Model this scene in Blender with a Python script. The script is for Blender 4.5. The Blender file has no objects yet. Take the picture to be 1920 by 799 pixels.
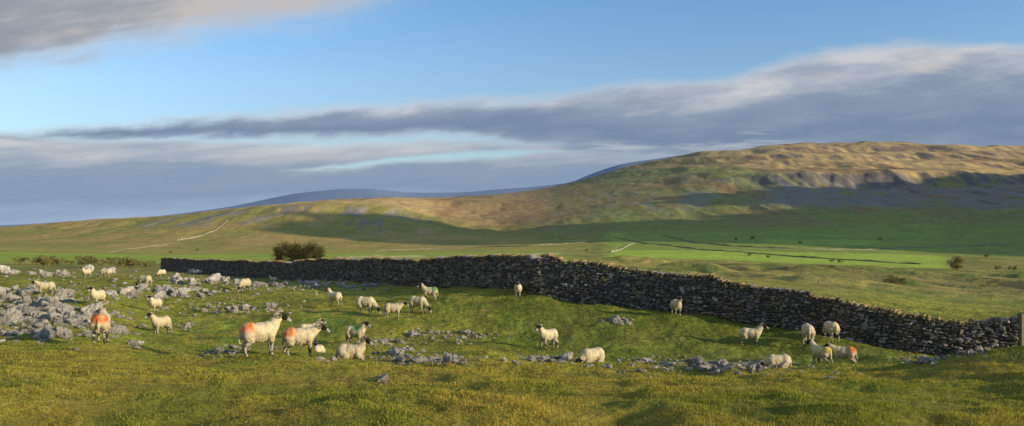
import bpy, bmesh, math, random
import numpy as np
from mathutils import Vector, Matrix, noise as mnoise
random.seed(7); rng=np.random.default_rng(7)
sc=bpy.context.scene; COL=sc.collection
F=1500.0; CX=960.0; HY=440.0; EYE=1.6
SUN_EL=math.radians(12.5); SUN_AZ=math.radians(116)   # azimuth clockwise from +Y
SD=np.array([math.sin(SUN_AZ)*math.cos(SUN_EL),math.cos(SUN_AZ)*math.cos(SUN_EL),math.sin(SUN_EL)])

# ---------- helpers ----------
def lin(r,g,b):
    f=lambda c:(c/255/12.92 if c/255<=0.04045 else ((c/255+0.055)/1.055)**2.4)
    return (f(r),f(g),f(b),1)
def h2(ix,iy,s):
    h=(ix.astype(np.int64)*374761393+iy.astype(np.int64)*668265263+s*974711)&0xffffffff
    h=((h^(h>>13))*1274126177)&0xffffffff
    h=(h^(h>>16))
    return (h&0xffff)/32767.5-1
def vn(x,y,s=0):
    x=np.asarray(x,float);y=np.asarray(y,float)
    ix=np.floor(x);iy=np.floor(y);fx=x-ix;fy=y-iy
    fx=fx*fx*fx*(fx*(fx*6-15)+10);fy=fy*fy*fy*(fy*(fy*6-15)+10)
    a=h2(ix,iy,s);b=h2(ix+1,iy,s);c=h2(ix,iy+1,s);d=h2(ix+1,iy+1,s)
    return (a+(b-a)*fx)*(1-fy)+(c+(d-c)*fx)*fy
def fbm(x,y,o=4,s=0,g=0.5):
    t=0;a=1;n=0
    for k in range(o):
        cx,cy=math.cos(k*1.1),math.sin(k*1.1)
        t=t+a*vn((x*cx-y*cy)*2**k+k*17.3,(x*cy+y*cx)*2**k+k*9.1,s+k);n+=a;a*=g
    return t/n
def fbs(x,y,o=4,s=0,g=0.5):   # unrotated fbm keeps streak direction
    t=0;a=1;n=0
    for k in range(o):
        t=t+a*vn(x*2**k+k*17.3,y*2**k+k*9.1,s+k);n+=a;a*=g
    return t/n
def ss(a,b,x):
    t=np.clip((x-a)/(b-a),0,1);return t*t*(3-2*t)
def mk_mesh(name,v,faces,smooth=False,col=None):
    m=bpy.data.meshes.new(name);v=np.asarray(v,np.float32)
    faces=np.asarray(faces,np.int32);n,k=faces.shape
    m.vertices.add(len(v));m.vertices.foreach_set("co",v.ravel())
    m.loops.add(n*k);m.loops.foreach_set("vertex_index",faces.ravel())
    m.polygons.add(n);m.polygons.foreach_set("loop_start",np.arange(0,n*k,k,dtype=np.int32))
    m.update(calc_edges=True)
    m.polygons.foreach_set("use_smooth",np.full(n,smooth,bool))
    if col is not None:
        c=np.ones((len(v),4),np.float32);c[:,:3]=col
        a=m.color_attributes.new(name="Col",type='FLOAT_COLOR',domain='POINT');a.data.foreach_set("color",c.ravel())
    m.update();return m
def add(name,mesh,mat=None,parent=None,label=None,cat=None,kind=None,group=None,loc=None):
    o=bpy.data.objects.new(name,mesh);COL.objects.link(o)
    if mat and mesh and not mesh.materials: mesh.materials.append(mat)
    if parent: o.parent=parent
    if label:o["label"]=label
    if cat:o["category"]=cat
    if kind:o["kind"]=kind
    if group:o["group"]=group
    if loc is not None:o.location=loc
    return o
def gsm(a,sig,axis):
    r=max(1,int(sig*3));k=np.exp(-0.5*(np.arange(-r,r+1)/sig)**2);k/=k.sum()
    pad=[(0,0)]*a.ndim;pad[axis]=(r,r);p=np.pad(a,pad,mode='edge');o=np.zeros_like(a)
    for i,w in enumerate(k):
        sl=[slice(None)]*a.ndim;sl[axis]=slice(i,i+a.shape[axis]);o+=w*p[tuple(sl)]
    return o
def tube(pts,rad,sides=7):
    pts=[Vector(p) for p in pts];V=[];Fc=[];prev=None
    for i,p in enumerate(pts):
        d=(pts[min(i+1,len(pts)-1)]-pts[max(i-1,0)]).normalized()
        up=prev if prev else (Vector((0,0,1)) if abs(d.z)<.9 else Vector((1,0,0)))
        s=d.cross(up).normalized();t=s.cross(d).normalized();prev=t
        for k in range(sides):
            a=2*math.pi*k/sides;V.append(p+(s*math.cos(a)+t*math.sin(a))*rad[i])
    for i in range(len(pts)-1):
        for k in range(sides):
            a=i*sides+k;b=i*sides+(k+1)%sides;Fc.append((a,b,b+sides,a+sides))
    return [tuple(v) for v in V],Fc

# ---------- material helpers ----------
def newmat(name):
    m=bpy.data.materials.new(name);m.use_nodes=True;nt=m.node_tree
    b=nt.nodes["Principled BSDF"];b.inputs["Specular IOR Level"].default_value=0.15
    return m,nt,b
def noise_n(nt,scale,detail=5,rough=0.6,coord='Object',vec=None):
    n=nt.nodes.new('ShaderNodeTexNoise');n.inputs['Scale'].default_value=scale;n.inputs['Detail'].default_value=detail;n.inputs['Roughness'].default_value=rough
    if vec is None:
        t=nt.nodes.new('ShaderNodeTexCoord');vec=t.outputs[coord]
    nt.links.new(vec,n.inputs['Vector']);return n
def colmat(name,scales=((6,0.5),),bump=0.3,bdist=0.02,rough=0.9,base=None,bscale=None,objrand=False,coord='Object',bump2=None):
    m,nt,b=newmat(name);b.inputs['Roughness'].default_value=rough
    if base is None:
        a=nt.nodes.new('ShaderNodeAttribute');a.attribute_name="Col";cur=a.outputs['Color']
    else:
        a=nt.nodes.new('ShaderNodeRGB');a.outputs[0].default_value=(*base,1);cur=a.outputs[0]
    for s,amt in scales:
        n=noise_n(nt,s,6,0.65,coord)
        mr=nt.nodes.new('ShaderNodeMapRange');mr.inputs['From Min'].default_value=.3;mr.inputs['From Max'].default_value=.7
        mr.inputs['To Min'].default_value=1-amt;mr.inputs['To Max'].default_value=1+amt
        nt.links.new(n.outputs['Fac'],mr.inputs['Value'])
        vm=nt.nodes.new('ShaderNodeVectorMath');vm.operation='SCALE';nt.links.new(cur,vm.inputs[0]);nt.links.new(mr.outputs[0],vm.inputs['Scale']);cur=vm.outputs[0]
    if objrand:
        oi=nt.nodes.new('ShaderNodeObjectInfo');mr=nt.nodes.new('ShaderNodeMapRange');mr.inputs['To Min'].default_value=.7;mr.inputs['To Max'].default_value=1.2
        nt.links.new(oi.outputs['Random'],mr.inputs['Value'])
        vm=nt.nodes.new('ShaderNodeVectorMath');vm.operation='SCALE';nt.links.new(cur,vm.inputs[0]);nt.links.new(mr.outputs[0],vm.inputs['Scale']);cur=vm.outputs[0]
    nt.links.new(cur,b.inputs['Base Color'])
    if bump>0:
        n=noise_n(nt,bscale or scales[0][0],8,0.7,coord);bp=nt.nodes.new('ShaderNodeBump');bp.inputs['Strength'].default_value=bump;bp.inputs['Distance'].default_value=bdist
        nt.links.new(n.outputs['Fac'],bp.inputs['Height'])
        if bump2:
            n2=noise_n(nt,bump2[0],8,0.7,coord);b2=nt.nodes.new('ShaderNodeBump');b2.inputs['Strength'].default_value=.8;b2.inputs['Distance'].default_value=bump2[1]
            nt.links.new(n2.outputs['Fac'],b2.inputs['Height']);nt.links.new(b2.outputs[0],bp.inputs['Normal'])
        nt.links.new(bp.outputs[0],b.inputs['Normal'])
    return m

# ---------- terrain ----------
C=[-500,0,190,300,450,600,750,900,1050,1200,1350,1500,1650,1800,1920,2400]
R=[
(1.2,[2440]*16),(2,[1640]*16),(4,[1059]*16),(7,[808]*16),
(10,[724,725,726,730,732,732,732,732,735,736,732,726,722,712,706,700]),
(12,[695,697,698,703,706,706,706,706,711,713,709,704,698,686,680,674]),
(14,[678,678,680,688,691,691,691,689,698,701,698,693,687,673,663,655]),
(17,[650,650,655,670,673,676,676,674,690,696,697,695,690,676,668,660]),
(20,[632,632,637,655,664,668,668,664,683,688,695,696,692,681,677,670]),
(24,[612,612,610,640,652,660,660,655,672,678,686,692,687,688,688,680]),
(28,[595,595,592,628,638,645,648,642,655,650,652,655,660,677,689,680]),
(32,[578,578,573,603,600,597,600,602,598,596,603,612,632,648,656,650]),
(38,[557,557,553,583,575,569,560,552,547,558,575,590,608,620,624,615]),
(46,[540,540,537,543,547,548,545,530,530,540,555,570,585,599,603,595]),
(58,[522,522,522,524,530,531,520,518,518,524,538,552,566,583,588,580]),
(75,[510,510,512,513,522,520,513,512,512,515,526,538,552,568,574,565]),
(95,[501,502,506,508,512,512,510,508,508,510,518,528,542,557,563,555]),
(130,[500,504,505,505,505,505,504,503,504,506,512,520,532,546,552,545]),
(200,[492,496,497,497,496,495,494,494,496,499,503,509,518,530,536,530]),
(320,[485,487,488,488,487,486,486,486,487,490,494,500,506,515,519,514]),
(500,[478,479,480,481,481,480,479,478,478,480,483,489,493,499,502,498]),
(750,[470,471,472,474,475,474,472,470,468,467,468,471,474,479,481,478]),
(1000,[462,462,464,468,468,467,466,463,456,449,446,446,448,450,452,450]),
(1300,[446,446,442,434,433,438,447,451,440,427,420,418,417,415,415,420]),
(1500,[436,435,424,415,406,398,411,437,422,406,396,392,389,387,386,387]),
(1590,[427,424,411,405,390,376,388,429,413,396,385,381,377,375,375,377]),
(1880,[432,427,413,407,392,377,369,403,393,370,353,354,353,351,355,358]),
(1970,[432,428,416,409,394,379,368,382,384,361,340,325,323,324,330,335]),
(2500,[434,434,420,413,398,382,374,366,363,330,303,297,301,301,302,308]),
(3000,[436,436,423,415,400,384,375,370,348,306,279,267,269,273,275,275]),
(3600,[442,439,426,419,404,388,379,374,355,315,287,275,276,279,281,282]),
(6000,[442,438,428,423,412,395,386,379,362,325,300,290,290,290,290,290]),
]
FAR=[(-500,432),(0,420),(250,408),(400,388),(470,374),(560,356),(640,349),(700,348),(770,355),(850,356),(920,350),(1000,345),(1070,338),(1110,320),(1160,303),(1210,296),(1260,289),(1320,288),(1500,290),(2400,300)]
pxs=np.concatenate([np.arange(-2600,-60,50.),np.arange(-60,1980,2.6),np.arange(1990,4000,50.)])
Ds=np.concatenate([np.geomspace(1.2,14,160,False),np.geomspace(14,100,210,False),np.geomspace(100,900,160,False),np.geomspace(900,3600,380,False),np.geomspace(3600,16000,40)])
rowsD=[r[0] for r in R]+[9500,16000]
tab=[np.interp(pxs,C,r[1]) for r in R]
farc=np.interp(pxs,[a for a,b in FAR],[b for a,b in FAR]);tab+=[farc,farc+30]
tab=np.array(tab)
inner=(pxs>-60)&(pxs<1980)
ts=gsm(tab,14,1);ts[-2:]=gsm(tab[-2:],4,1);tab=np.where(inner,ts,tab)
lr=np.log(rowsD);ld=np.log(Ds)
def warp(px):
    m=ss(math.log(1050),math.log(1400),ld)*(1-ss(math.log(2300),math.log(2800),ld))
    k=.45+.55*float(ss(1200,1450,px))
    return k*m*(0.030*fbs(np.full_like(ld,px/170.),ld*1.5,2,301)+0.016*fbs(np.full_like(ld,px/50.),ld*3,3,305))
PY=np.array([np.interp(ld+warp(pxs[j]),lr,tab[:,j]) for j in range(len(pxs))]).T
PYs=gsm(PY,4,0);PYl=gsm(PY,3.0,0);PYh=gsm(PY,1.2,0);mh=ss(900,1200,Ds)[:,None];mr_=ss(1250,1450,pxs)[None,:]
PY=PYs*(1-mh)+(PYh*mr_+PYl*(1-mr_))*mh
DG=np.repeat(Ds[:,None],len(pxs),1);PX=np.repeat(pxs[None],len(Ds),0)
XG=DG*(PX-CX)/F;YG=DG
ZG=EYE+(HY-PY)*DG/F
near=1-ss(50,90,DG)
tn=fbm(XG*1.7,YG*1.7,4,11);tm_=fbm(XG*.75,YG*.75,3,17)
ZG+=near*ss(3,8,DG)*(0.17*fbm(XG*.33,YG*.33,3,3)+0.09*np.maximum(tm_,-.35)+0.06*np.maximum(tn,-.25)+0.025*fbm(XG*5,YG*5,3,21))
rgt=ss(980,1200,PX)
mid=ss(55,100,DG)*(1-ss(330,420,DG))
kn=fbm(XG/24,YG/40,3,8)
ZG+=mid*(0.2+0.8*rgt)*(0.8*fbm(XG/7,YG/11,4,5)+3.0*kn*ss(70,170,DG))
ZG+=ss(330,420,DG)*(1-ss(900,1100,DG))*0.8*fbm(XG/70,YG/70,3,8)
hill=ss(950,1300,DG)*(1-ss(4500,7000,DG))
rid=1-np.abs(fbs(XG/100,YG/1000,4,31))*2
cr=ss(1300,1480,PX)
ZG+=hill*((3+4*ss(900,1100,PX))*fbm(XG/220,YG/320,4,41)+(2.5+6*cr)*rid*(1-ss(1900,2100,DG))*ss(1100,1500,DG)*(1-(1-rgt)*ss(1500,1600,DG))+1.8*fbm(XG/25,YG/60,4,43))
topm=ss(1990,2150,DG)*ss(1100,1300,PX)*(1-ss(3300,3700,DG))
ZG+=topm*(5*np.sin(ZG/8+2.4*fbm(XG/260,YG/400,3,77))+11*fbm(XG/200,YG/330,4,78)+4*fbm(XG/60,YG/90,3,81))
lefm=ss(1250,1500,DG)*(1-ss(2300,2800,DG))*(1-ss(850,1000,PX))
ZG+=lefm*(1.2*np.sin(ZG/4+2*fbm(XG/120,YG/120,3,79))+1.8*fbm(XG/35,YG/80,3,80))
ZG+=ss(5000,9000,DG)*20*fbm(XG/900,YG/900,3,90)
def bil(G,px,D):
    px=np.asarray(px,float);D=np.asarray(D,float)
    j=np.clip(np.searchsorted(pxs,px)-1,0,len(pxs)-2);i=np.clip(np.searchsorted(Ds,D)-1,0,len(Ds)-2)
    fx=np.clip((px-pxs[j])/(pxs[j+1]-pxs[j]),0,1);fy=np.clip((D-Ds[i])/(Ds[i+1]-Ds[i]),0,1)
    if G.ndim==3: fx=fx[...,None];fy=fy[...,None]
    return (G[i,j]*(1-fx)+G[i,j+1]*fx)*(1-fy)+(G[i+1,j]*(1-fx)+G[i+1,j+1]*fx)*fy
def height(x,y): return bil(ZG,CX+F*np.asarray(x)/np.asarray(y),y)
def ground_pt(px,py,D0=None,Dmin=6,tol=.14):
    j=int(np.argmin(abs(pxs-px)));p=HY-(ZG[:,j]-EYE)*F/Ds
    if D0:
        m=(Ds>D0*(1-tol))&(Ds<D0*(1+tol));idx=np.where(m)[0];i=idx[np.argmin(abs(p[idx]-py))];D=Ds[i]
    else:
        idx=np.where((Ds>Dmin)&(p<=py))[0];D=Ds[idx[0]] if len(idx) else 900
    x=D*(px-CX)/F
    return float(x),float(D),float(height(x,D))
gy=np.gradient(ZG,axis=0)/np.gradient(DG,axis=0)
def c3(*c): return np.array(c,float)
def mix(a,b,m): return a*(1-m[...,None])+b*m[...,None]
def full(*c): return np.zeros(ZG.shape+(3,))+c3(*c)
CG=full(.32,.31,.05)
n1=fbm(XG*.25,YG*.25,4,101);n2=fbm(XG*1.1,YG*1.1,4,102);n3=fbm(XG/70,YG/130,4,103);n4=fbm(XG/220,YG/350,4,104);n5=fbs(XG/22,YG/110,4,105);n6=fbs(XG/90,YG/40,4,107)
CG=mix(CG,c3(.20,.27,.04),ss(-.1,.4,n1+.35*n2)*ss(12,20,DG))
hol_shade=ss(21,25,DG)*(1-ss(37,44,DG))*ss(800,1000,PX)
CG=mix(CG,c3(.13,.175,.03),hol_shade*.75)  # shade in the hollow by the wall, painted in as darker green
CG=mix(CG,c3(.42,.32,.07),ss(-.05,.45,n2*.8+n1*.5)*.6*(1-.5*hol_shade))
CG=mix(CG,c3(.45,.34,.06),(1-ss(12,19,DG))*(.35+.4*ss(-.6,.5,n1+.7*n2))*(1-.45*ss(900,1500,PX)))
CG=mix(CG,c3(.18,.24,.03),ss(.05,.4,fbm(XG*.6,YG*.6,3,111))*.55)
CG*=(1+.35*tn+.12*tm_)[...,None]
v=ss(55,100,DG);rough=mix(full(.38,.33,.09),c3(.21,.25,.055),ss(-.2,.25,fbm(XG/12,YG/20,4,106)))
rough=mix(rough,c3(.26,.19,.08),ss(.1,.4,fbm(XG/20,YG/30,4,116))*.6)
CG=mix(CG,rough,v)
fld=full(.34,.46,.065)
CG=mix(CG,fld*1.0,ss(200,260,DG)*(1-ss(620,700,DG))*(1-ss(1000,1120,PX))*(.6+.4*ss(-.3,.2,n6)))
CG=mix(CG,c3(.38,.34,.09),ss(600,700,DG)*(1-ss(900,1200,DG))*(1-ss(1000,1120,PX)))
CG=mix(CG,fld*1.2,ss(400,430,DG)*(1-ss(1750,1800,PX))*ss(1120,1160,PX)*(.85+.15*ss(-.3,.2,n6)))
CG=mix(CG,c3(.27,.32,.075),ss(690,720,DG)*ss(1100,1200,PX)*(.8+.2*ss(-.3,.3,n6)))
CG=mix(CG,c3(.33,.42,.08),ss(860,875,DG)*(1-ss(960,980,DG))*ss(1420,1440,PX)*(1-ss(1640,1660,PX)))
rh=ss(950,1050,PX)
H=mix(full(.32,.29,.08),c3(.45,.33,.11),ss(-.2,.4,n3))
CG=mix(CG,H,ss(900,1050,DG)*(1-rh))
hr=mix(full(.26,.26,.09),c3(.30,.23,.10),ss(-.2,.35,n4+.4*n3))
hr=mix(hr,c3(.26,.32,.08),ss(.0,.3,n5*.6+n3)*.6)
CG=mix(CG,hr,ss(1120,1300,DG)*rh)
scree=full(.25,.23,.215)
scm=ss(1400,1500,DG)*(1-ss(1960,2040,DG))*ss(1380,1480,PX)*ss(-.45,.05,n5+.5*n3+.1)
CG=mix(CG,scree,scm*.85)
CG=mix(CG,c3(.26,.24,.22),ss(1400,1600,DG)*(1-ss(2000,2400,DG))*rh*(1-ss(1350,1450,PX))*ss(.0,.35,n5+.5*n3)*.6)
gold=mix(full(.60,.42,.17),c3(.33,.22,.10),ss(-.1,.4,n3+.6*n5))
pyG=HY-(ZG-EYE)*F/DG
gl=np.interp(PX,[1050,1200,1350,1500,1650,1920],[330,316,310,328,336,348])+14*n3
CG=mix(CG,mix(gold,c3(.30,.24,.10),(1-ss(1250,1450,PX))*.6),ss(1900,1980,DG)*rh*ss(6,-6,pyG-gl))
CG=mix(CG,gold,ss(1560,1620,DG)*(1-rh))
CG=mix(CG,scree*1.0,ss(1300,1400,DG)*(1-ss(1530,1580,DG))*ss(230,300,PX)*(1-ss(720,860,PX))*ss(-.15,.25,n5+.4*n3)*.75)
CG=mix(CG,c3(.27,.18,.09),ss(1300,1700,DG)*(1-ss(2800,3200,DG))*ss(790,850,PX)*(1-ss(1000,1200,PX))*.6)
CG=mix(CG,c3(.15,.135,.125),ss(.28,.45,np.abs(gy))*ss(1400,1500,DG)*(1-ss(4000,5000,DG))*ss(-.5,.0,n5)*.9*ss(1350,1450,PX))
CG=mix(CG,c3(.36,.32,.26),ss(.22,.4,np.abs(gy))*ss(1450,1520,DG)*(1-ss(1640,1700,DG))*(1-rh)*ss(-.1,.2,n5)*.6)
CG=mix(CG,c3(.20,.22,.27),ss(900,4000,DG)*.25)  # light bluish haze painted into the colour, growing with distance
CG=mix(CG,c3(.25,.33,.47),ss(3800,5500,DG))  # farthest hills take a full blue haze tint as base colour
nr,ncx=ZG.shape
idx=np.arange(nr*ncx).reshape(nr,ncx)
faces=np.stack([idx[:-1,:-1],idx[:-1,1:],idx[1:,1:],idx[1:,:-1]],-1).reshape(-1,4)
gm=colmat("turf_ground",((2.5,.25),(14,.3),(.12,.18),(.03,.15)),bump=1.0,bdist=.08,rough=1.0,bscale=8,bump2=(.05,5.0))
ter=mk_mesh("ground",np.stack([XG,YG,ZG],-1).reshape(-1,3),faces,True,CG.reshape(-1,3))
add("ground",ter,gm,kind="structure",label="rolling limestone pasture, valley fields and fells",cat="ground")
# added ridge out of view, crest shaped to shade the fell and valley
hx=np.linspace(1150,2900,110);hy=np.linspace(-250,2250,160);HX,HYY=np.meshgrid(hx,hy)
crest=np.interp(HYY,[10,110,210,300,430,530,620,850,960,1060,1190,1350,1500,1787,1880,2020],[-60,380,560,580,590,550,400,395,455,480,430,370,335,305,210,-60])
HZ=-60+(crest+60)*np.exp(-((HX-1850)/np.where(HX<1850,190,420))**2)+(55*fbm(HX/160,HYY/130,4,401))*np.clip(crest/200,0,1)
ix_=np.arange(HX.size).reshape(HX.shape)
fcs=np.stack([ix_[:-1,:-1],ix_[:-1,1:],ix_[1:,1:],ix_[1:,:-1]],-1).reshape(-1,4)
add("hill",mk_mesh("hill",np.stack([HX,HYY,HZ],-1).reshape(-1,3),fcs,True,np.zeros((HX.size,3))+c3(.24,.22,.08)),gm,kind="structure",label="added out-of-view ridge that shades the dale",cat="hill")

# ---------- grass ----------
def grass():
    N=600000
    px=rng.uniform(-120,2040,N);lo,hi=math.log(4.5),math.log(45)
    D=np.exp(lo+(hi-lo)*rng.beta(1.0,1.35,N))
    x=D*(px-CX)/F;y=D
    cl=fbm(x*1.7,y*1.7,4,11);c2=fbm(x*.7,y*.7,3,203)
    keep=rng.random(N)<(.5+.8*cl+.1);x=x[keep];y=y[keep];D=D[keep];px=px[keep];cl=cl[keep];c2=c2[keep];N=len(x)
    z=height(x,y)
    hgt=(.009+.015*rng.random(N))*(1+1.8*np.clip(cl,0,1)+1.2*np.clip(c2,0,1))*(.85+.015*D);w=(.002+.00055*D)*(.7+.6*rng.random(N))
    a=rng.uniform(0,2*np.pi,N);lean=rng.uniform(-.9,1.2,N)*hgt;la=rng.uniform(0,2*np.pi,N)
    V=np.zeros((N,3,3))
    V[:,0]=np.stack([x-np.cos(a)*w,y-np.sin(a)*w,z-.01],-1)
    V[:,1]=np.stack([x+np.cos(a)*w,y+np.sin(a)*w,z-.01],-1)
    V[:,2]=np.stack([x+np.cos(la)*lean,y+np.sin(la)*lean,z+hgt],-1)
    c=bil(CG,px,D);t=rng.random((N,1));straw=np.array([.56,.43,.14]);gr=np.array([.20,.28,.035])
    c=c*(.75+.6*rng.random((N,1)));c=np.where(t<.16+.2*np.clip(c2,0,1)[:,None],c*.4+straw*.6,c);c=np.where(t>.78,c*.5+gr*.5,c)
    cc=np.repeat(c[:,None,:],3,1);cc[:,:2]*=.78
    m=mk_mesh("grass",V.reshape(-1,3),np.arange(N*3).reshape(-1,3),False,cc.reshape(-1,3))
    mt,nt,b=newmat("grass_blade");at=nt.nodes.new('ShaderNodeAttribute');at.attribute_name="Col"
    df=nt.nodes.new('ShaderNodeBsdfDiffuse');tr=nt.nodes.new('ShaderNodeBsdfTranslucent');mx=nt.nodes.new('ShaderNodeMixShader');mx.inputs[0].default_value=.35
    nt.links.new(at.outputs[0],df.inputs[0]);nt.links.new(at.outputs[0],tr.inputs[0]);nt.links.new(df.outputs[0],mx.inputs[1]);nt.links.new(tr.outputs[0],mx.inputs[2])
    nt.links.new(mx.outputs[0],nt.nodes["Material Output"].inputs[0])
    add("grass",m,mt,kind="stuff",label="short grazed grass with straw tufts",cat="grass")
grass()

# ---------- sheep placement ----------
OR=(.66,.13,.02);GR=(.04,.26,.045);YE=(.55,.45,.05)
SH=[ # px,py,D0,pose,heading,yaw,mark,scale,ram,label
(190,643,19.5,'level',108,40,('rump',OR),.86,0,"cream sheep with orange rump seen from behind on turf"),
(302,628,28,'up',238,-10,None,.76,0,"black-faced cream sheep standing on short grass"),
(291,590,38,'up',262,0,None,.8,0,"black-faced sheep standing on grass among rocks"),
(183,574,32,'up',262,5,None,.86,0,"pale sheep facing forward beside limestone rocks"),
(86,557,42,'level',205,0,None,.85,0,"shaded sheep standing by limestone pavement"),
(162,521,60,'up',250,0,None,.8,0,"distant sheep standing near the pasture edge"),
(198,523,57,'graze',180,0,None,.9,0,"sheep grazing among scattered rocks"),
(272,539,45,'graze',165,10,None,.95,0,"cream sheep grazing beside limestone rocks"),
(303,521,60,'graze',250,0,None,.85,0,"sheep grazing near the pasture edge"),
(459,547,46,'graze',255,0,None,1.0,0,"sheep grazing head-on near the stone strewn turf"),
(513,528,60,'lie',180,0,None,.75,0,"sheep lying among limestone rocks"),
(486,667,17.5,'up',34,-28,('rump',OR),.93,1,"large horned sheep with orange rump, head held high"),
(562,669,18.5,'level',20,-24,('rump',OR),.88,1,"horned sheep with orange back standing side on"),
(580,641,27,'up',20,0,None,.80,0,"sheep standing behind a horned sheep"),
(658,676,20,'lie',3,-30,None,.74,1,"cream sheep lying on turf with horned dark head"),
(597,668,22.5,'lie',268,10,None,.58,0,"dark-faced sheep lying behind rocks"),
(667,647,27,'up',338,-10,('shoulder',GR),.84,0,"cream sheep with green shoulder mark standing"),
(628,575,37,'up',150,10,None,.82,0,"black-faced sheep standing with head raised"),
(686,590,32,'graze',345,0,None,.95,0,"cream sheep grazing on short turf"),
(737,598,31,'level',5,-20,None,.82,0,"shaggy cream sheep standing side on"),
(784,586,33,'graze',335,0,None,.92,0,"warm cream sheep grazing with head down"),
(806,564,36,'up',178,20,('rump',GR),.84,0,"sheep with green rump mark, head raised"),
(971,553,34,'level',268,0,None,.84,0,"sheep facing forward close to the stone wall"),
(1028,656,29,'up',218,15,None,.83,0,"cream black-faced sheep standing on open turf"),
(1110,684,22,'rest',215,0,None,.88,0,"pale sheep resting low behind limestone rocks"),
(1268,577,32,'up',278,0,None,.84,0,"sheep facing forward beside the dark stone wall"),
(1408,647,28,'up',345,-10,None,.85,0,"cream sheep standing side on in the hollow"),
(1458,690,16.5,'rest',180,0,None,.66,0,"dark-faced sheep lying on the slope"),
(1514,648,28,'graze',78,0,None,1.0,0,"sheep grazing seen from behind near the wall"),
(1558,641,28.6,'graze',96,0,None,.92,0,"pale sheep grazing seen from behind near the wall"),
(1540,687,25,'up',118,20,('rump',YE),.80,0,"sheep with yellow rump mark, dark head turned"),
(1582,687,25,'level',155,20,('rump',OR),.80,0,"sheep with orange rump mark standing side on"),
]
SP=[ground_pt(s[0],s[1],s[2],tol=.03 if s[0] in(1268,1558) else .1) for s in SH]
def free(x,y,r=.62): return all((x-a)**2+(y-b)**2>r*r and not (abs(x/y-a/b)<.022 and b-2.0<y<b) for a,b,c in SP)

# ---------- stones ----------
def ico(sub):
    bm=bmesh.new();bmesh.ops.create_icosphere(bm,subdivisions=sub,radius=1)
    v=np.array([p.co[:] for p in bm.verts]);f=np.array([[q.index for q in p.verts] for p in bm.faces]);bm.free();return v,f
v2,f2=ico(2);v4,f4=ico(4)
def rounded(v,p=6): return v/((np.abs(v)**p).sum(1)**(1/p))[:,None]
def rock_arr(seed,flat,V0,npl=14):
    r=np.random.default_rng(seed);v=V0.copy();d=np.full(len(v),1e9)
    for k in range(npl):
        n=r.normal(size=3);n/=np.linalg.norm(n);h=r.uniform(.45,1.0)
        dt=v@n;d=np.minimum(d,np.where(dt>.05,h/np.maximum(dt,.05),1e9))
    for n,h in (((0.2*r.normal(),.2*r.normal(),1.),.7),((0.,0.,-1.),.8)):
        n=np.array(n,dtype=float);n=n/np.linalg.norm(n);dt=v@n;d=np.minimum(d,np.where(dt>.05,h/np.maximum(dt,.05),1e9))
    d=np.minimum(d,1.25);p=v*d[:,None]
    for sc_,am in ((1.6,.16),(4,.12),(10,.06)):
        nn=np.array([mnoise.noise(Vector(q)*sc_+Vector((seed,0,0))) for q in p]);p=p+v*(nn*am*1.6)[:,None]
    p[:,2]*=flat
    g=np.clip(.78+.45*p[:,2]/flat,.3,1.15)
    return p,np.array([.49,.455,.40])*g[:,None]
rockmat=colmat("limestone",((3,.4),(16,.45)),bump=1.0,bdist=.12,rough=.95,bscale=6,objrand=True)
RV=[]
for s,fl in ((1,.8),(2,.7),(3,1.05),(4,.6),(5,.8),(6,1.2),(7,.7),(8,.9),(9,.85),(10,1.0)):
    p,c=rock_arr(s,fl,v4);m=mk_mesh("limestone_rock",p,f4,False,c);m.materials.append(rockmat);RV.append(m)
clusters=[(60,562,85,18,42,.21),(105,594,85,15,34,.20),(25,598,40,12,10,.19),(95,631,70,9,10,.15),(300,552,100,11,28,.22),(440,582,80,7,13,.16),
(545,534,80,7,14,.24),(420,529,100,7,14,.27),(640,537,75,5,10,.2),(110,514,120,6,13,.34),(220,625,12,6,2,.16),(350,615,15,6,3,.12),(430,660,50,7,9,.09),(600,675,30,4,5,.10),
(748,664,18,7,3,.17),(800,677,65,6,11,.10),(835,632,70,7,12,.12),(725,643,30,5,6,.12),(1040,676,50,5,9,.11),(1105,683,18,3,3,.10),(1370,692,100,9,20,.10),
(1255,682,60,5,8,.10),(1715,678,50,5,8,.08),(1812,662,30,4,6,.08),(1165,605,20,3,2,.2),(985,534,34,6,3,.45),(355,514,18,5,2,.55),(252,650,10,3,1,.13),(720,715,6,3,1,.07)]
for cx,cy,hw,hh,n,sz in clusters:
    for k in range(n):
        a=random.uniform(0,6.283);rr=random.random()**.5
        px=cx+hw*rr*math.cos(a);py=cy+hh*rr*math.sin(a)
        x,y,z=ground_pt(px,py,Dmin=9)
        if y>110 or not free(x,y): continue
        s=sz*random.uniform(.55,1.6);L=cx<500 and cy<610
        o=add("limestone_rock",random.choice(RV),None,label=("large grey limestone boulder beside the dry stone wall" if sz>=.45 and cx>300 else "weathered grey limestone rock set in short turf"),cat="rock",group="limestone outcrop rocks in the pasture")
        o.location=(x,y,z+s*(.18 if L else .08));o.rotation_euler=(random.uniform(-.35,.35),random.uniform(-.35,.35),random.uniform(0,6.28))
        o.scale=(s*random.uniform(.8,1.6),s*random.uniform(.7,1.2),s*random.uniform(.75,1.25)*(1.35 if L else 1))
rb=[rock_arr(30+i,.9,v2,9) for i in range(8)];VV=[];FF=[];CC=[];o_=0
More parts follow.
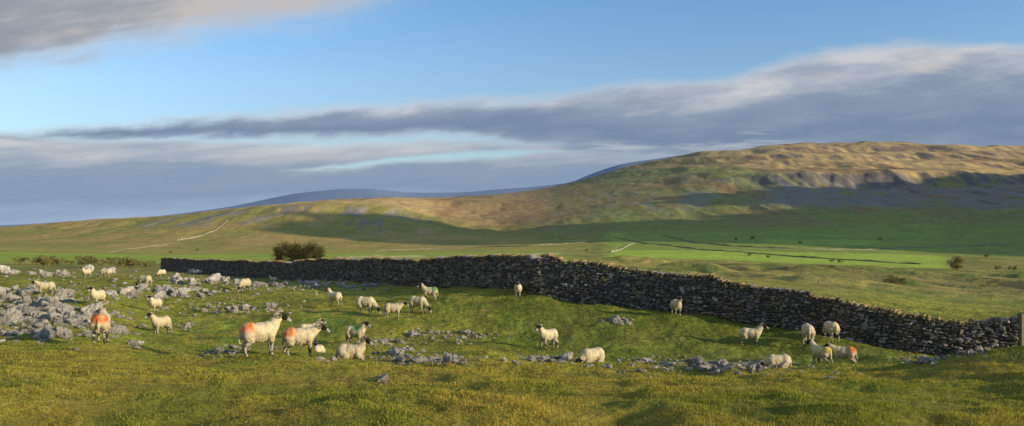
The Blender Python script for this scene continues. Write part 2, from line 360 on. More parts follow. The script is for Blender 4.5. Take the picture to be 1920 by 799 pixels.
for cx,cy,hw,hh,n,sz in clusters:
    for k in range(int(n*(5 if cx<500 and cy<610 else 8))):
        px=cx+hw*1.6*random.gauss(0,.6);py=cy+hh*1.7*random.gauss(0,.6);x,y,z=ground_pt(px,py,Dmin=9)
        if y>100 or not free(x,y,.5): continue
        s=min(sz,.26)*random.uniform(.16,.6);p,c=random.choice(rb);a=random.uniform(0,6.28);ca,sa=math.cos(a),math.sin(a)
        q=p*np.array([s*random.uniform(1,1.6),s,s*random.uniform(.7,1.3)]);q=np.stack([q[:,0]*ca-q[:,1]*sa+x,q[:,0]*sa+q[:,1]*ca+y,q[:,2]+z+s*.2],-1)
        VV.append(q);FF.append(f2+o_);CC.append(c*random.uniform(.7,1.2));o_+=len(q)
add("limestone_rubble",mk_mesh("limestone_rubble",np.concatenate(VV),np.concatenate(FF),False,np.concatenate(CC)),rockmat,kind="stuff",label="small broken limestone rubble strewn through the turf",cat="rubble")

# ---------- dry stone wall ----------
stonemat=colmat("wall_stone",((5,.35),(22,.4)),bump=.8,bdist=.03,rough=.95,bscale=12)
def ptpx(px,D): return np.array([D*(px-CX)/F,D])
def build_wall(name,path,Hs,label=""):
    path=np.array(path);seg=np.linalg.norm(np.diff(path,axis=0),axis=1);cum=np.concatenate([[0],np.cumsum(seg)]);L=cum[-1]
    def at(s):
        s=np.clip(s,0,L);x=np.interp(s,cum,path[:,0]);y=np.interp(s,cum,path[:,1]);return x,y
    S=[];zc=0.0
    Hm=lambda s:np.interp(s/L,np.linspace(0,1,len(Hs)),Hs)+.07*float(vn(s*.25,0.,5))+.05*float(vn(s*.9,3.,6))
    while zc<1.95:
        h=random.uniform(.06,.145)*(1.15-.25*zc/1.6);s=random.uniform(-.2,0)
        while s<L:
            l=random.uniform(.09,.33)
            if zc+h<Hm(s)-.13:
                hh=h*random.uniform(.7,1.4)
                S.append((s+l/2,zc+h/2+random.uniform(-.03,.03)+.03*float(vn(s*.8,zc*3,7)),l/2*1.10,(.62-.14*zc)/2*random.uniform(.9,1.08),hh/2*1.12,random.uniform(-.15,.15),random.uniform(-.2,.2),0))
            s+=l
        zc+=h*.97
    s=0
    while s<L:
        l=random.uniform(.09,.26);hh=random.uniform(.12,.24)
        if random.random()>.04: S.append((s+l/2,Hm(s)-.15+hh/2-.04,l/2,.24*random.uniform(.8,1.1),hh/2,random.uniform(-.3,.3),random.uniform(-.35,.25),1))
        s+=l
    S=np.array(S);n=len(S)
    x,y=at(S[:,0]);x2,y2=at(S[:,0]+.3);x1,y1=at(S[:,0]-.3);tx=x2-x1;ty=y2-y1;q=np.hypot(tx,ty);tx/=q;ty/=q
    zb=height(x,y);xx,yy=x,y
    P=rounded(v2,4);vars_=[P+np.random.default_rng(i).normal(0,.14,P.shape) for i in range(14)]
    vi=rng.integers(0,14,n);V=np.array(vars_)[vi]*S[:,None,[2,3,4]]
    ca,sa=np.cos(S[:,6]),np.sin(S[:,6]);vx=V[:,:,0]*ca[:,None]-V[:,:,2]*sa[:,None];vz=V[:,:,0]*sa[:,None]+V[:,:,2]*ca[:,None]
    cb,sb=np.cos(S[:,5]),np.sin(S[:,5]);vx2=vx*cb[:,None]-V[:,:,1]*sb[:,None];vy=vx*sb[:,None]+V[:,:,1]*cb[:,None]
    W=np.stack([xx[:,None]+tx[:,None]*vx2-ty[:,None]*vy,yy[:,None]+ty[:,None]*vx2+tx[:,None]*vy,zb[:,None]+S[:,1][:,None]+vz-.04],-1)
    g=rng.uniform(.5,1.5,n)[:,None,None]*np.array([.18,.158,.138]);g=np.where(rng.random((n,1,1))<.12,np.array([.36,.33,.30]),g);g=np.where(rng.random((n,1,1))<.1,np.array([.23,.18,.11]),g)
    col=np.repeat(g,42,1)*np.ones((n,42,3))
    cope=S[:,7][:,None]>.5;mossy=(vz>S[:,4][:,None]*.0)&cope&(vn(S[:,0]*.7,S[:,0]*.1,8)[:,None]>-.3)
    col=np.where(mossy[...,None],np.array([.27,.205,.09])*rng.uniform(.6,1.3,(n,1,1)),col)
    fc=(f2[None]+(np.arange(n)*42)[:,None,None]).reshape(-1,3)
    m=200;ssn=np.linspace(.05,L-.05,m);x,y=at(ssn);x2,y2=at(ssn+.3);x1,y1=at(ssn-.3);tx=x2-x1;ty=y2-y1;q=np.hypot(tx,ty);tx/=q;ty/=q;zb=height(x,y)
    hm_=np.array([Hm(float(k)) for k in ssn]);ring=[]
    for off,zz in ((-.24,-.3),(.24,-.3),(.16,1),(-.16,1)):
        top=hm_-.3 if zz>0 else -.3;ring.append(np.stack([x-ty*off,y+tx*off,zb+top],-1))
    cv=np.stack(ring,1).reshape(-1,3);cf=[]
    for i in range(m-1):
        for k in range(4):
            a=i*4+k;b=i*4+(k+1)%4;cf+= [(a,b,b+4),(a,b+4,a+4)]
    cf+=[(0,1,2),(0,2,3),((m-1)*4,(m-1)*4+2,(m-1)*4+1),((m-1)*4,(m-1)*4+3,(m-1)*4+2)]
    off=n*42;cc=np.full((len(cv),3),.06)
    me=mk_mesh(name,np.concatenate([W.reshape(-1,3),cv]),np.concatenate([fc,np.array(cf)+off]),False,np.concatenate([col.reshape(-1,3),cc]))
    return add(name,me,stonemat,label=label,cat="wall")
Lp=[ptpx(a,b) for a,b in ((305,101),(350,92),(430,82),(500,74),(600,62),(700,54),(800,47),(900,42),(960,39.6),(1015,37.8))]
Rp=[ptpx(a,b) for a,b in ((1018,37.3),(1100,36.3),(1200,35.3),(1300,34),(1400,32.6),(1550,30.6),(1700,29.2),(1800,28.5),(1903,28))]
build_wall("dry_stone_wall",Lp,[1.6,1.6,1.65,1.65,1.7,1.75],label="long dark dry stone wall with mossy cope stones")
build_wall("dry_stone_wall",Rp,[1.95,1.8,1.66,1.6,1.55,1.45],label="dark dry stone wall curving down to the gate post")
wood=colmat("weathered_wood",((4,.35),(30,.3)),bump=.6,bdist=.01,base=(.15,.145,.09),bscale=25)
gx_,gy_=ptpx(1914,27.8);gz=float(height(gx_,gy_))
bm=bmesh.new();bmesh.ops.create_cube(bm,size=1);bmesh.ops.scale(bm,vec=(.16,.16,1.75),verts=bm.verts)
bmesh.ops.bevel(bm,geom=bm.edges[:],offset=.02,segments=2,affect='EDGES')
for v_ in bm.verts:
    v_.co.z+=.72
    if v_.co.z>1.3: v_.co.z+=v_.co.x*.25
gp=bpy.data.meshes.new("gate_post");bm.to_mesh(gp);bm.free()
add("gate_post",gp,wood,label="weathered lichen-green wooden post at the end of the wall",cat="post",loc=(gx_,gy_,gz))
bpy.data.objects["gate_post"].rotation_euler[2]=.4

# ---------- distant field walls ----------
def field_wall(pts,col,label,hgt=.8,w=.6):
    P=[]
    for a,b in pts:
        x,y,z=ground_pt(a,b,Dmin=380 if a>1100 and b<500 else 120);P.append((x,y))
    P=np.array(P);seg=np.linalg.norm(np.diff(P,axis=0),axis=1);cum=np.concatenate([[0],np.cumsum(seg)]);m=max(20,int(cum[-1]/4));s=np.linspace(0,cum[-1],m)
    x=np.interp(s,cum,P[:,0]);y=np.interp(s,cum,P[:,1]);x=gsm(x,3,0);y=gsm(y,3,0);tx=np.gradient(x);ty=np.gradient(y);q=np.hypot(tx,ty)+1e-6;tx/=q;ty/=q;z=height(x,y)
    hv=hgt*(1+.4*vn(s/6,0*s,4)+.3*vn(s/23,0*s,9));ring=[]
    for o_,t in ((-w/2,0),(-w/3,1),(w/3,1),(w/2,0)):
        ring.append(np.stack([x-ty*o_,y+tx*o_,z+(hv if t else -.5)],-1))
    V=np.stack(ring,1).reshape(-1,3);fc=[]
    for i in range(m-1):
        for k in range(3):
            a=i*4+k;fc.append((a,a+1,a+5,a+4))
    fc+= [(0,1,2,3),((m-1)*4+3,(m-1)*4+2,(m-1)*4+1,(m-1)*4)]
    g=(np.array(col)*rng.uniform(.7,1.3,(len(V),1)))
    add("field_wall",mk_mesh("field_wall",V,fc,False,g),stonemat,label=label,cat="wall",group="field walls across the valley")
dk=(.26,.245,.18);lt=(.36,.34,.28)
field_wall([(1150,446),(1200,455),(1260,462),(1330,470),(1420,476),(1520,484),(1620,490),(1740,497)],dk,"dark drystone field wall across green valley fields",.9)
field_wall([(1240,441),(1300,456),(1380,463),(1500,468),(1620,469),(1750,465),(1910,457)],dk,"dark drystone field wall below the fell",1.1)
field_wall([(1190,456),(1170,465),(1145,474)],lt,"pale sunlit field wall on valley grass",.8,.4)
field_wall([(700,472),(800,467),(900,464),(1000,461),(1150,450)],(.2,.19,.14),"dark drystone wall along the valley floor")
field_wall([(427,412),(415,424),(402,434),(380,442),(330,452)],lt,"pale wall climbing the limestone hillside",1.2,.5)
field_wall([(200,474),(240,467),(280,462),(320,459)],(.28,.26,.2),"pale wall at the foot of the hillside",.7,.5)
field_wall([(620,484),(760,482),(900,480),(1060,476)],(.2,.19,.14),"dark drystone wall through valley pasture")

# ---------- trees / bushes ----------
barkm=colmat("bark",((10,.3),),bump=.5,bdist=.02,base=(.07,.055,.04))
leafm=colmat("leaf",((1.2,.3),),bump=0)
def crown_mesh(name,w,h,z0,n,leaf,cols,lobes,seed,lr=(.10,.19)):
    r=np.random.default_rng(seed);cs=[]
    for k in range(lobes):
        d=r.normal(size=3);d/=np.linalg.norm(d);q=r.random()**.4
        zz=z0+(h-z0)*(.5+.36*d[2]*q);cs.append((d[0]*q*w*.40,d[1]*q*w*.40,zz,w*r.uniform(*lr)))
    cs=np.array(cs);i=r.integers(0,lobes,n);d=r.normal(size=(n,3));d/=np.linalg.norm(d,axis=1)[:,None];rr=r.random(n)**.45
    p=cs[i,:3]+d*(cs[i,3]*rr)[:,None]*np.array([1,1,.8])
    p[:,2]=np.maximum(p[:,2],z0*.6)
    a=r.normal(size=(n,3));a/=np.linalg.norm(a,axis=1)[:,None];b=np.cross(a,r.normal(size=(n,3)));b/=np.linalg.norm(b,axis=1)[:,None]
    s=leaf*r.uniform(.5,1.3,(n,1));V=np.stack([p-a*s,p+b*s*.6,p+a*s,p-b*s*.6],1)
    c=np.array(cols)[r.integers(0,len(cols),n)]*r.uniform(.6,1.3,(n,1));cc=np.repeat(c[:,None],4,1)
    return mk_mesh(name,V.reshape(-1,3),np.arange(n*4).reshape(-1,4),False,cc.reshape(-1,3)),cs
def trunk_mesh(cs,h,seed,r0=.16):
    r=random.Random(seed);V=[];Fc=[]
    def ad(pts,rad,sd=6):
        v,f=tube(pts,rad,sd);o=len(V);V.extend(v);Fc.extend([tuple(q+o for q in g) for g in f])
    fork=(r.uniform(-.1,.1),0,h*.22);ad([(0,0,-.3),(0.03,0,h*.12),fork],[r0*1.4,r0,r0*.9],8)
    for c in cs:
        mid=Vector(fork).lerp(Vector(c[:3]),.5)+Vector((r.uniform(-.1,.1),r.uniform(-.1,.1),h*.05))
        ad([fork,tuple(mid),tuple(c[:3])],[r0*.55,r0*.3,r0*.1])
        for k in range(9):
            e=Vector(c[:3])+Vector((r.gauss(0,1),r.gauss(0,1),r.gauss(.4,.8))).normalized()*c[3]*1.3
            ad([tuple(c[:3]),tuple(Vector(c[:3]).lerp(e,.5)+Vector((0,0,.03))),tuple(e)],[r0*.12,r0*.07,r0*.03],4)
    return mk_mesh("trunk",V,Fc,True)
def make_tree(name,px,py,D0,w,h,n,leaf,cols,lobes,seed,label,cat,group=None,z0f=.1,r0=.16,lr=(.10,.19)):
    x,y,z=ground_pt(px,py,D0);e=add(name,None,label=label,cat=cat,group=group,loc=(x,y,z))
    cm,cs=crown_mesh("crown",w,h,h*z0f,n,leaf,cols,lobes,seed,lr)
    add("crown",cm,leafm,parent=e);add("trunk",trunk_mesh(cs,h,seed,r0),barkm,parent=e);return e
brn=[(.085,.08,.025),(.055,.06,.018),(.12,.09,.03),(.04,.045,.015)]
x,y=ptpx(563,84);zz=float(height(x,y));topz=EYE+(HY-440)*84/F
make_tree("hawthorn_tree",563,508,84,8.8,topz-zz,18000,.06,brn,46,5,"wind-shaped hawthorn tree behind the dry stone wall","tree",z0f=.12,lr=(.055,.12))
make_tree("valley_tree",1795,503,330,9.0,8.0,3800,.2,[(.30,.28,.11),(.34,.28,.12),(.24,.23,.09)],20,9,"rounded bare-twigged tree in rough pasture","tree",z0f=.05,lr=(.13,.2),r0=.08)
make_tree("bush",1678,558,120,3.4,2.0,2500,.07,[(.18,.18,.06),(.22,.20,.07)],16,11,"low scrubby bush in rough grass","bush",z0f=.02,r0=.06,lr=(.13,.2))
bushes=[]
for k in range(4):
    cm,cs=crown_mesh("crown",4,2.2,.05,1300,.1,[(.21,.20,.075),(.17,.18,.06),(.26,.22,.085)],14,50+k,(.1,.18));tm=trunk_mesh(cs,2.2,60+k,.05);cm.materials.append(leafm);tm.materials.append(barkm);bushes.append((cm,tm))
def bush_at(px,D,s):
    x,y=ptpx(px,D);e=add("bush",None,label="low brown scrub bush on the pasture edge" if px<400 else "dark scrub bush dotted on valley grass",cat="bush",group="scrub bushes",loc=(x,y,float(height(x,y))))
    e.scale=(s,s,s*random.uniform(.7,1.1));e.rotation_euler[2]=random.uniform(0,6.28);b=random.choice(bushes)
    add("crown",b[0],parent=e);add("trunk",b[1],parent=e)
for k in range(26): bush_at(random.uniform(30,290),random.uniform(125,210),random.uniform(.6,1.15))
for px,D,s in ((1405,560,1.3),(1440,520,1.0),(1560,480,1.1),(1575,470,1.3),(1870,430,1.2),(1900,420,1.3),(1100,640,1.2),(1500,900,1.6),(1650,980,1.5),(1380,950,1.6),(1410,960,2.0),(1850,700,1.6),(320,700,1.4),(370,900,1.6),(1300,200,.5),(1450,170,.45),(1560,230,.6),(1840,210,.6),(1720,260,.6)): bush_at(px,D,s)

# ---------- sheep ----------
woolm=colmat("fleece",((9,.12),(45,.16)),bump=.7,bdist=.02,rough=1.0,bscale=34)
hornm=colmat("horn_keratin",((30,.25),),bump=.5,bdist=.004,base=(.36,.30,.2),bscale=60)
eyem=colmat("eye_dark",((30,.1),),bump=0,base=(.01,.01,.01),rough=.3)
def sheep_geo(pose,yaw,seed,mark,voxel,ram):
    r=random.Random(seed);ell=[]
    low=pose in('lie','rest');dz=-.27 if low else 0
    ell+=[((0,0,.57+dz),(.40,.20,.195)),((.20,0,.57+dz),(.20,.19,.215)),((-.23,0,.59+dz),(.20,.205,.20)),((.02,0,.51+dz),(.30,.185,.17))]
    W=[];Hd=[];yw=math.radians(yaw)
    if pose=='graze':
        nb=Vector((.30,0,.56));ne=Vector((.56,.10*math.sin(yw),.31));f=Vector((.42*math.cos(yw*.5),.42*math.sin(yw*.5),-.9)).normalized();W.append((nb,ne,.145,.075))
    elif pose=='rest':
        nb=Vector((.28,0,.30));ne=Vector((.46,0,.17));f=Vector((.85,0,-.35)).normalized();W.append((nb,ne,.14,.08))
    elif pose=='level':
        nb=Vector((.28,0,.62));ne=Vector((.53,.10*math.sin(yw),.80));f=Vector((math.cos(yw)*.86,math.sin(yw)*.86,-.5)).normalized();W.append((nb,ne,.16,.082))
    else:
        nb=Vector((.27,0,.62+dz));ne=Vector((.44+.02*math.cos(yw),.10*math.sin(yw),.91+dz));f=Vector((math.cos(yw)*.88,math.sin(yw)*.88,-.47)).normalized();W.append((nb,ne,.165,.082))
    side=Vector((0,0,1)).cross(f);side.normalize();up=f.cross(side).normalized()
    sk=ne+f*.045+up*.015;mz=sk+f*.215-up*.02
    Hd+=[(sk,sk+f*.07,.078,.066),(sk+f*.05,mz,.062,.043)]
    for sg in (-1,1):
        eb=sk+side*sg*.06+up*.03-f*.02;Hd.append((eb,eb+side*sg*.12-up*.03-f*.01,.024,.018))
    W.append((Vector((-.40,0,.64+dz)),Vector((-.45,0,max(.12,.36+dz))),.05,.035))
    legs=[]
    if not low:
        for sg in (-1,1):
            o=r.uniform(-.07,.07);x0=.24;y0=.11*sg
            legs.append([(x0,y0,.46,.085),(x0+.01+o*.4,y0,.27,.043),(x0+o,y0,.09,.027),(x0+o+.02,y0,.022,.034)])
            o=r.uniform(-.08,.08);x0=-.27
            legs.append([(x0,y0*.95,.5,.13),(x0+.06+o*.3,y0*1.1,.38,.078),(x0-.09+o*.6,y0*1.05,.25,.038),(x0-.07+o,y0,.08,.026),(x0-.045+o,y0,.022,.034)])
    else:
        for sg in (-1,1):
            legs.append([(.22,.13*sg,.2,.09),(.38,.15*sg,.075,.045),(.28,.14*sg,.045,.032),(.20,.14*sg,.04,.034)])
            legs.append([(-.24,.13*sg,.24,.13),(-.08,.23*sg,.12,.075),(-.25,.24*sg,.06,.042),(-.13,.26*sg,.04,.034)])
    LG=[]
    for l in legs:
        for a,b in zip(l[:-1],l[1:]): LG.append((Vector(a[:3]),Vector(b[:3]),a[3],b[3]))
    bm=bmesh.new()
    for c,rd in ell:
        bmesh.ops.create_icosphere(bm,subdivisions=3,radius=1,matrix=Matrix.Translation(c)@Matrix.Diagonal((*rd,1)))
    for a,b,ra,rb in W+Hd+LG:
        n=max(2,int((b-a).length/(min(ra,rb)*.45))+1)
        for i in range(n+1):
            t=i/n;p=a.lerp(b,t);q=ra+(rb-ra)*t
            bmesh.ops.create_icosphere(bm,subdivisions=2,radius=q,matrix=Matrix.Translation(p))
    me=bpy.data.meshes.new("tmp");bm.to_mesh(me);bm.free();ob=bpy.data.objects.new("tmp",me);COL.objects.link(ob)
    md=ob.modifiers.new("r",'REMESH');md.mode='VOXEL';md.voxel_size=voxel
    s2=ob.modifiers.new("s",'SMOOTH');s2.factor=.5;s2.iterations=2
    dg=bpy.context.evaluated_depsgraph_get();dg.update();out=bpy.data.meshes.new_from_object(ob.evaluated_get(dg));bpy.data.objects.remove(ob);bpy.data.meshes.remove(me)
    nv=len(out.vertices);co=np.zeros(nv*3,np.float32);out.vertices.foreach_get("co",co);co=co.reshape(-1,3).astype(float)
    no=np.zeros(nv*3,np.float32);out.vertices.foreach_get("normal",no);no=no.reshape(-1,3)
    def dcap(a,b,ra,rb):
        a=np.array(a);b=np.array(b);ab=b-a;t=np.clip((co-a)@ab/(ab@ab+1e-9),0,1);return np.linalg.norm(co-a-t[:,None]*ab,axis=1)-(ra+(rb-ra)*t)
    dh=np.min([dcap(*c) for c in Hd],0);dw=np.min([dcap(*c) for c in W]+[(np.linalg.norm((co-np.array(c))/np.array(rd),axis=1)-1)*min(rd) for c,rd in ell],0)
    dl=np.min([dcap(*c) for c in LG],0)
    head=(dh<dw+.006)&(dh<dl);leg=(dl<dw-.012)&~head&(co[:,2]<(.34 if not low else .1))
    nz=np.array([mnoise.noise(Vector(p)*8+Vector((seed,0,0))) for p in co]);nz2=np.array([mnoise.noise(Vector(p)*24+Vector((seed,5,0))) for p in co])
    wool=~(head|leg)
    shag=wool*ss(.55+dz,.35+dz,co[:,2])*(co[:,2]>.3+dz)
    co+=no*(np.where(wool,.012*nz+.008*nz2,0))[:,None];co[:,2]-=shag*.02*(1+nz2*2)
    out.vertices.foreach_set("co",co.astype(np.float32).ravel())
    tone=r.uniform(.88,1.06)
    cream=np.array([.62,.53,.35])*tone;dirty=np.array([.32,.26,.15])
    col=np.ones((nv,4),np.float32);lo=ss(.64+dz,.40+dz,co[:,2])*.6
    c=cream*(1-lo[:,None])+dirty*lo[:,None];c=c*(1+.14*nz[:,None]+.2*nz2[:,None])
    fx=(co-np.array(sk))@np.array(f)
    hc=np.where((fx>.15)[:,None],np.array([.38,.36,.33]),np.array([.025,.022,.02]))
    c=np.where(head[:,None],hc,c)
    lc=np.where((nz+nz2*.5>.1)[:,None],np.array([.05,.045,.04]),np.array([.42,.38,.31]));c=np.where(leg[:,None],lc,c)
    hoof=(co[:,2]<.035)&leg;c=np.where(hoof[:,None],.02,c)
    if mark:
        kind,mc=mark
        if kind=='rump': m=ss(-.05,-.22,co[:,0]+.06*nz)*ss(.50+dz,.64+dz,co[:,2]+.03*nz2)*.95
        else: m=ss(.18,.10,np.abs(co[:,0]-.14))*ss(.56,.64,co[:,2])
        m=m*wool*np.clip(.85+.8*nz,0,1);c=c*(1-m[:,None])+np.array(mc)*m[:,None]
    col[:,:3]=np.clip(c,0,1)
    at=out.color_attributes.new(name="Col",type='FLOAT_COLOR',domain='POINT');at.data.foreach_set("color",col.ravel())
    out.polygons.foreach_set("use_smooth",np.ones(len(out.polygons),bool));out.materials.clear();out.materials.append(woolm);out.update();out.name="sheep"
    horns=[];k=1.2 if ram else .8
    for sg in (-1,1):
        P=[];Rr=[]
        for i in range(22):
            t=i/21;th=math.radians(75+380*t);Rd=(.08-.04*t)*k
            Cc=sk-f*.05+side*sg*(.05+.085*t*k)-up*.005
            P.append(Cc+(f*math.cos(th)+up*math.sin(th))*Rd);Rr.append((.024*(1-t)+.004)*k)
        v,fc=tube(P,Rr,7);horns.append(v);hf=fc
    hm=[mk_mesh("horn",v,hf,True) for v in horns]
    ev=[tuple(sk+f*.075+side*sg*.062+up*.028) for sg in (-1,1)]
    return out,hm,ev
eyeg=mk_mesh("eye",v2*.014,f2,True);eyeg.materials.append(eyem)
for i,(px,py,D0,pose,hd,yaw,mark,scl,ram,lab) in enumerate(SH):
    x,y,z=SP[i]
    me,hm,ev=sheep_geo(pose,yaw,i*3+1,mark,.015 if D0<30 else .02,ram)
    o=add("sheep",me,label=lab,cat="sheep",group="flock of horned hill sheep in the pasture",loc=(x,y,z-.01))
    o.rotation_euler=(0,0,math.radians(hd));o.scale=(scl,)*3
    for h_ in hm: add("horn",h_,hornm,parent=o)
    for e in ev: add("eye",eyeg,parent=o,loc=e)
dm,_,_=sheep_geo('graze',0,500,None,.03,0)
for k in range(28):
    px=random.uniform(1500,1900);D=random.uniform(800,1050)
    if k>18: px=random.uniform(1250,1700);D=random.uniform(450,700)
    x,y=ptpx(px,D);o=add("sheep",dm,label="tiny pale sheep grazing a green valley field",cat="sheep",group="sheep grazing the valley fields",loc=(x,y,float(height(x,y))));o.rotation_euler[2]=random.uniform(0,6.28)

# ---------- sky ----------
w=bpy.data.worlds.new("World");sc.world=w;w.use_nodes=True;nt=w.node_tree;nt.nodes.clear();LK=nt.links.new
def setin(s,v):
    if hasattr(v,'is_output') : LK(v,s)
    else: s.default_value=v
def M(op,a,b=None,c=None):
    n=nt.nodes.new('ShaderNodeMath');n.operation=op;setin(n.inputs[0],a)
    if b is not None:setin(n.inputs[1],b)
    if c is not None:setin(n.inputs[2],c)
    return n.outputs[0]
def SM(v,a,b,lo=0.,hi=1.):
    n=nt.nodes.new('ShaderNodeMapRange');n.interpolation_type='SMOOTHSTEP';LK(v,n.inputs['Value']);n.inputs['From Min'].default_value=a;n.inputs['From Max'].default_value=b;n.inputs['To Min'].default_value=lo;n.inputs['To Max'].default_value=hi;return n.outputs[0]
tc=nt.nodes.new('ShaderNodeTexCoord');sp=nt.nodes.new('ShaderNodeSeparateXYZ');LK(tc.outputs['Generated'],sp.inputs[0])
Y=M('MAXIMUM',M('ABSOLUTE',sp.outputs[1]),.28)
PXn=M('MULTIPLY_ADD',M('DIVIDE',sp.outputs[0],Y),F,CX);PYn=M('MULTIPLY_ADD',M('DIVIDE',sp.outputs[2],Y),-F,HY)
def NZ(sx,sy,seed,det=6,rough=.55,dist=0.,skew=0.):
    cb=nt.nodes.new('ShaderNodeCombineXYZ');LK(M('DIVIDE',PXn,sx),cb.inputs[0]);LK(M('DIVIDE',M('ADD',PYn,M('MULTIPLY',PXn,skew)),sy),cb.inputs[1]);cb.inputs[2].default_value=seed
    n=nt.nodes.new('ShaderNodeTexNoise');n.inputs['Scale'].default_value=1;n.inputs['Detail'].default_value=det;n.inputs['Roughness'].default_value=rough;n.inputs['Distortion'].default_value=dist;LK(cb.outputs[0],n.inputs['Vector']);return M('SUBTRACT',n.outputs['Fac'],.5)
def CV(pts,scale=500.):
    n=nt.nodes.new('ShaderNodeFloatCurve');cm=n.mapping;c=cm.curves[0];pts=sorted(pts)
    c.points[0].location=((pts[0][0]+400)/2720,pts[0][1]/scale);c.points[1].location=((pts[-1][0]+400)/2720,pts[-1][1]/scale)
    for a,b in pts[1:-1]: c.points.new((a+400)/2720,b/scale)
    cm.update();u=M('DIVIDE',M('ADD',PXn,400.),2720.);LK(u,n.inputs['Value']);return M('MULTIPLY',n.outputs[0],scale)
def RAMP(v,stops):
    n=nt.nodes.new('ShaderNodeValToRGB');e=n.color_ramp.elements;e[0].position=stops[0][0];e[0].color=lin(*stops[0][1]);e[1].position=stops[-1][0];e[1].color=lin(*stops[-1][1])
    for p,c in stops[1:-1]:
        q=e.new(p);q.color=lin(*c)
    LK(v,n.inputs[0]);return n.outputs[0]
def MX(f,a,b,bt='MIX'):
    n=nt.nodes.new('ShaderNodeMix');n.data_type='RGBA';n.blend_type=bt;setin(n.inputs[0],f);LK(a,n.inputs[6]);LK(b,n.inputs[7]);return n.outputs[2]
sky=nt.nodes.new('ShaderNodeTexSky');sky.sky_type='NISHITA';sky.sun_disc=False;sky.sun_elevation=SUN_EL;sky.sun_rotation=SUN_AZ;sky.air_density=1.0;sky.dust_density=.6;sky.ozone_density=1.5
na=NZ(330,70,1.3,5,.5,skew=.1);nb=NZ(95,32,4.1,8,.6,skew=.12);nc=NZ(420,200,7.7,6,.5);nd=NZ(190,44,9.2,8,.6,skew=.10)
q=M('ADD',PYn,M('ADD',M('MULTIPLY',na,32.),M('MULTIPLY',nb,36.)))
T=CV([(-400,262),(0,250),(150,234),(300,223),(450,213),(600,202),(750,190),(900,184),(1000,181),(1100,170),(1200,158),(1300,150),(1400,136),(1500,108),(1600,92),(1750,80),(1920,78),(2320,60)])
B=CV([(-400,272),(0,268),(300,268),(500,264),(700,260),(850,258),(1000,272),(1200,300),(1500,330),(2320,360)])
M1=M('MULTIPLY',SM(M('SUBTRACT',q,T),-10,22),SM(M('SUBTRACT',B,q),-14,18))
tt=M('ADD',M('DIVIDE',M('SUBTRACT',q,T),M('MAXIMUM',M('SUBTRACT',B,T),25.)),M('ADD',M('MULTIPLY',nd,.95),M('MULTIPLY',nc,.4)))
C1=RAMP(tt,[(0,(204,204,208)),(.12,(176,182,194)),(.32,(138,152,174)),(.62,(118,136,162)),(.85,(134,150,174)),(1,(160,173,192))])
q2=M('ADD',PYn,M('ADD',M('MULTIPLY',nc,70.),M('MULTIPLY',nd,75.)))
Cb=CV([(-400,180),(0,148),(100,136),(170,114),(230,88),(320,82),(420,66),(520,52),(600,40),(680,24),(780,8),(900,1),(2320,1)])
M2=M('MULTIPLY',SM(M('SUBTRACT',M('SUBTRACT',Cb,2.),q2),-34,56),SM(PXn,860,560))
C2=RAMP(M('ADD',M('ADD',M('DIVIDE',PXn,900.),.1),M('MULTIPLY',nd,1.1)),[(0,(144,149,158)),(.25,(160,162,168)),(.5,(198,190,184)),(.8,(184,188,198))])
L=CV([(-400,250),(0,252),(100,258),(300,262),(500,266),(700,268),(900,266),(1100,262),(1300,250),(2320,250)])
q3=M('ADD',PYn,M('ADD',M('MULTIPLY',na,34.),M('MULTIPLY',nb,22.)))
gc=CV([(-400,330),(560,314),(800,298),(1040,284),(2320,270)]);th=CV([(-400,0),(540,0),(640,3),(800,7),(950,8),(1040,1),(1080,0),(2320,0)])
gap=SM(M('SUBTRACT',th,M('ABSOLUTE',M('SUBTRACT',q3,gc))),-6,7)
M3=M('MULTIPLY',SM(M('SUBTRACT',q3,L),-10,14),M('SUBTRACT',1.,M('MULTIPLY',gap,SM(PXn,480,620))))
ne_=NZ(420,30,21.2,8,.58,skew=.06)
C3=RAMP(M('ADD',M('DIVIDE',M('SUBTRACT',q3,255.),180.),M('ADD',M('MULTIPLY',nd,.4),M('MULTIPLY',ne_,.65))),[(0,(204,204,208)),(.14,(178,183,193)),(.32,(140,156,178)),(.6,(128,150,180)),(.9,(152,174,202)),(1,(160,180,206))])
hl=M('MULTIPLY',SM(NZ(200,60,12.3,6),.0,.2),M('MULTIPLY',SM(PXn,1450,1720),M('MULTIPLY',SM(PYn,80,120),SM(PYn,200,150))))
one=nt.nodes.new('ShaderNodeRGB');one.outputs[0].default_value=lin(220,210,200)
C1=MX(M('MULTIPLY',hl,.65),C1,one.outputs[0])
hl2=M('MULTIPLY',SM(NZ(300,26,15.3,7,.6),.03,.2),M('MULTIPLY',M('MULTIPLY',SM(PXn,300,600),SM(PXn,1700,1400)),M('MULTIPLY',SM(PYn,232,250),SM(PYn,300,268))))
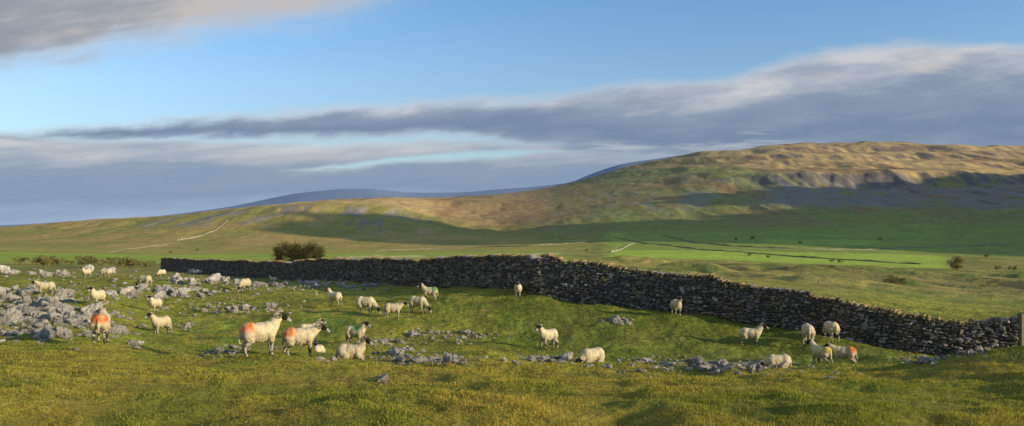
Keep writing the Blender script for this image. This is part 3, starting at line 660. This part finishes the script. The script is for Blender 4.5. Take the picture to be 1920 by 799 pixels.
o2=nt.nodes.new('ShaderNodeRGB');o2.outputs[0].default_value=lin(200,204,210)
tr_=nt.nodes.new('ShaderNodeValToRGB');te=tr_.color_ramp.elements;te[0].position=0;te[0].color=(.52,.76,.97,1);te[1].position=1;te[1].color=(.56,.62,.74,1)
e_=te.new(.55);e_.color=(.64,.74,.88,1)
LK(M('DIVIDE',M('ADD',PYn,60.),380.),tr_.inputs[0])
tc2=MX(1.0,sky.outputs[0],tr_.outputs[0],'MULTIPLY')
bs=nt.nodes.new('ShaderNodeBackground');bs.inputs[1].default_value=.15
g2=nt.nodes.new('ShaderNodeVectorMath');g2.operation='SCALE';LK(tc2,g2.inputs[0]);g2.inputs['Scale'].default_value=1.5;LK(g2.outputs[0],bs.inputs[0])
cloudc=MX(M1,MX(M2,C3,C2),C1);cloudc=MX(M('MULTIPLY',hl2,.7),cloudc,o2.outputs[0])
mask=M('MAXIMUM',M('MAXIMUM',M1,M2),M3)
bc=nt.nodes.new('ShaderNodeBackground');LK(cloudc,bc.inputs[0]);bc.inputs[1].default_value=1
ms=nt.nodes.new('ShaderNodeMixShader');LK(M('MULTIPLY',mask,.95),ms.inputs[0]);LK(bs.outputs[0],ms.inputs[1]);LK(bc.outputs[0],ms.inputs[2])
wo=nt.nodes.new('ShaderNodeOutputWorld');LK(ms.outputs[0],wo.inputs[0])

# ---------- sun & camera ----------
sl_=bpy.data.lights.new("sun",'SUN');sl_.energy=5;sl_.angle=math.radians(.5);sl_.color=(1,.80,.50)
so=bpy.data.objects.new("sun",sl_);COL.objects.link(so);so.rotation_euler=Vector(-SD).to_track_quat('-Z','Y').to_euler()
cd=bpy.data.cameras.new("camera");cam=bpy.data.objects.new("camera",cd);COL.objects.link(cam)
cd.sensor_width=36;cd.lens=F/1920*36;cd.shift_y=(HY-399.5)/1920;cd.clip_start=.1;cd.clip_end=40000
cam.location=(0,0,EYE);cam.rotation_euler=(math.radians(90),0,0);sc.camera=cam
sc.view_settings.view_transform='Standard';sc.view_settings.look='None';sc.view_settings.exposure=0
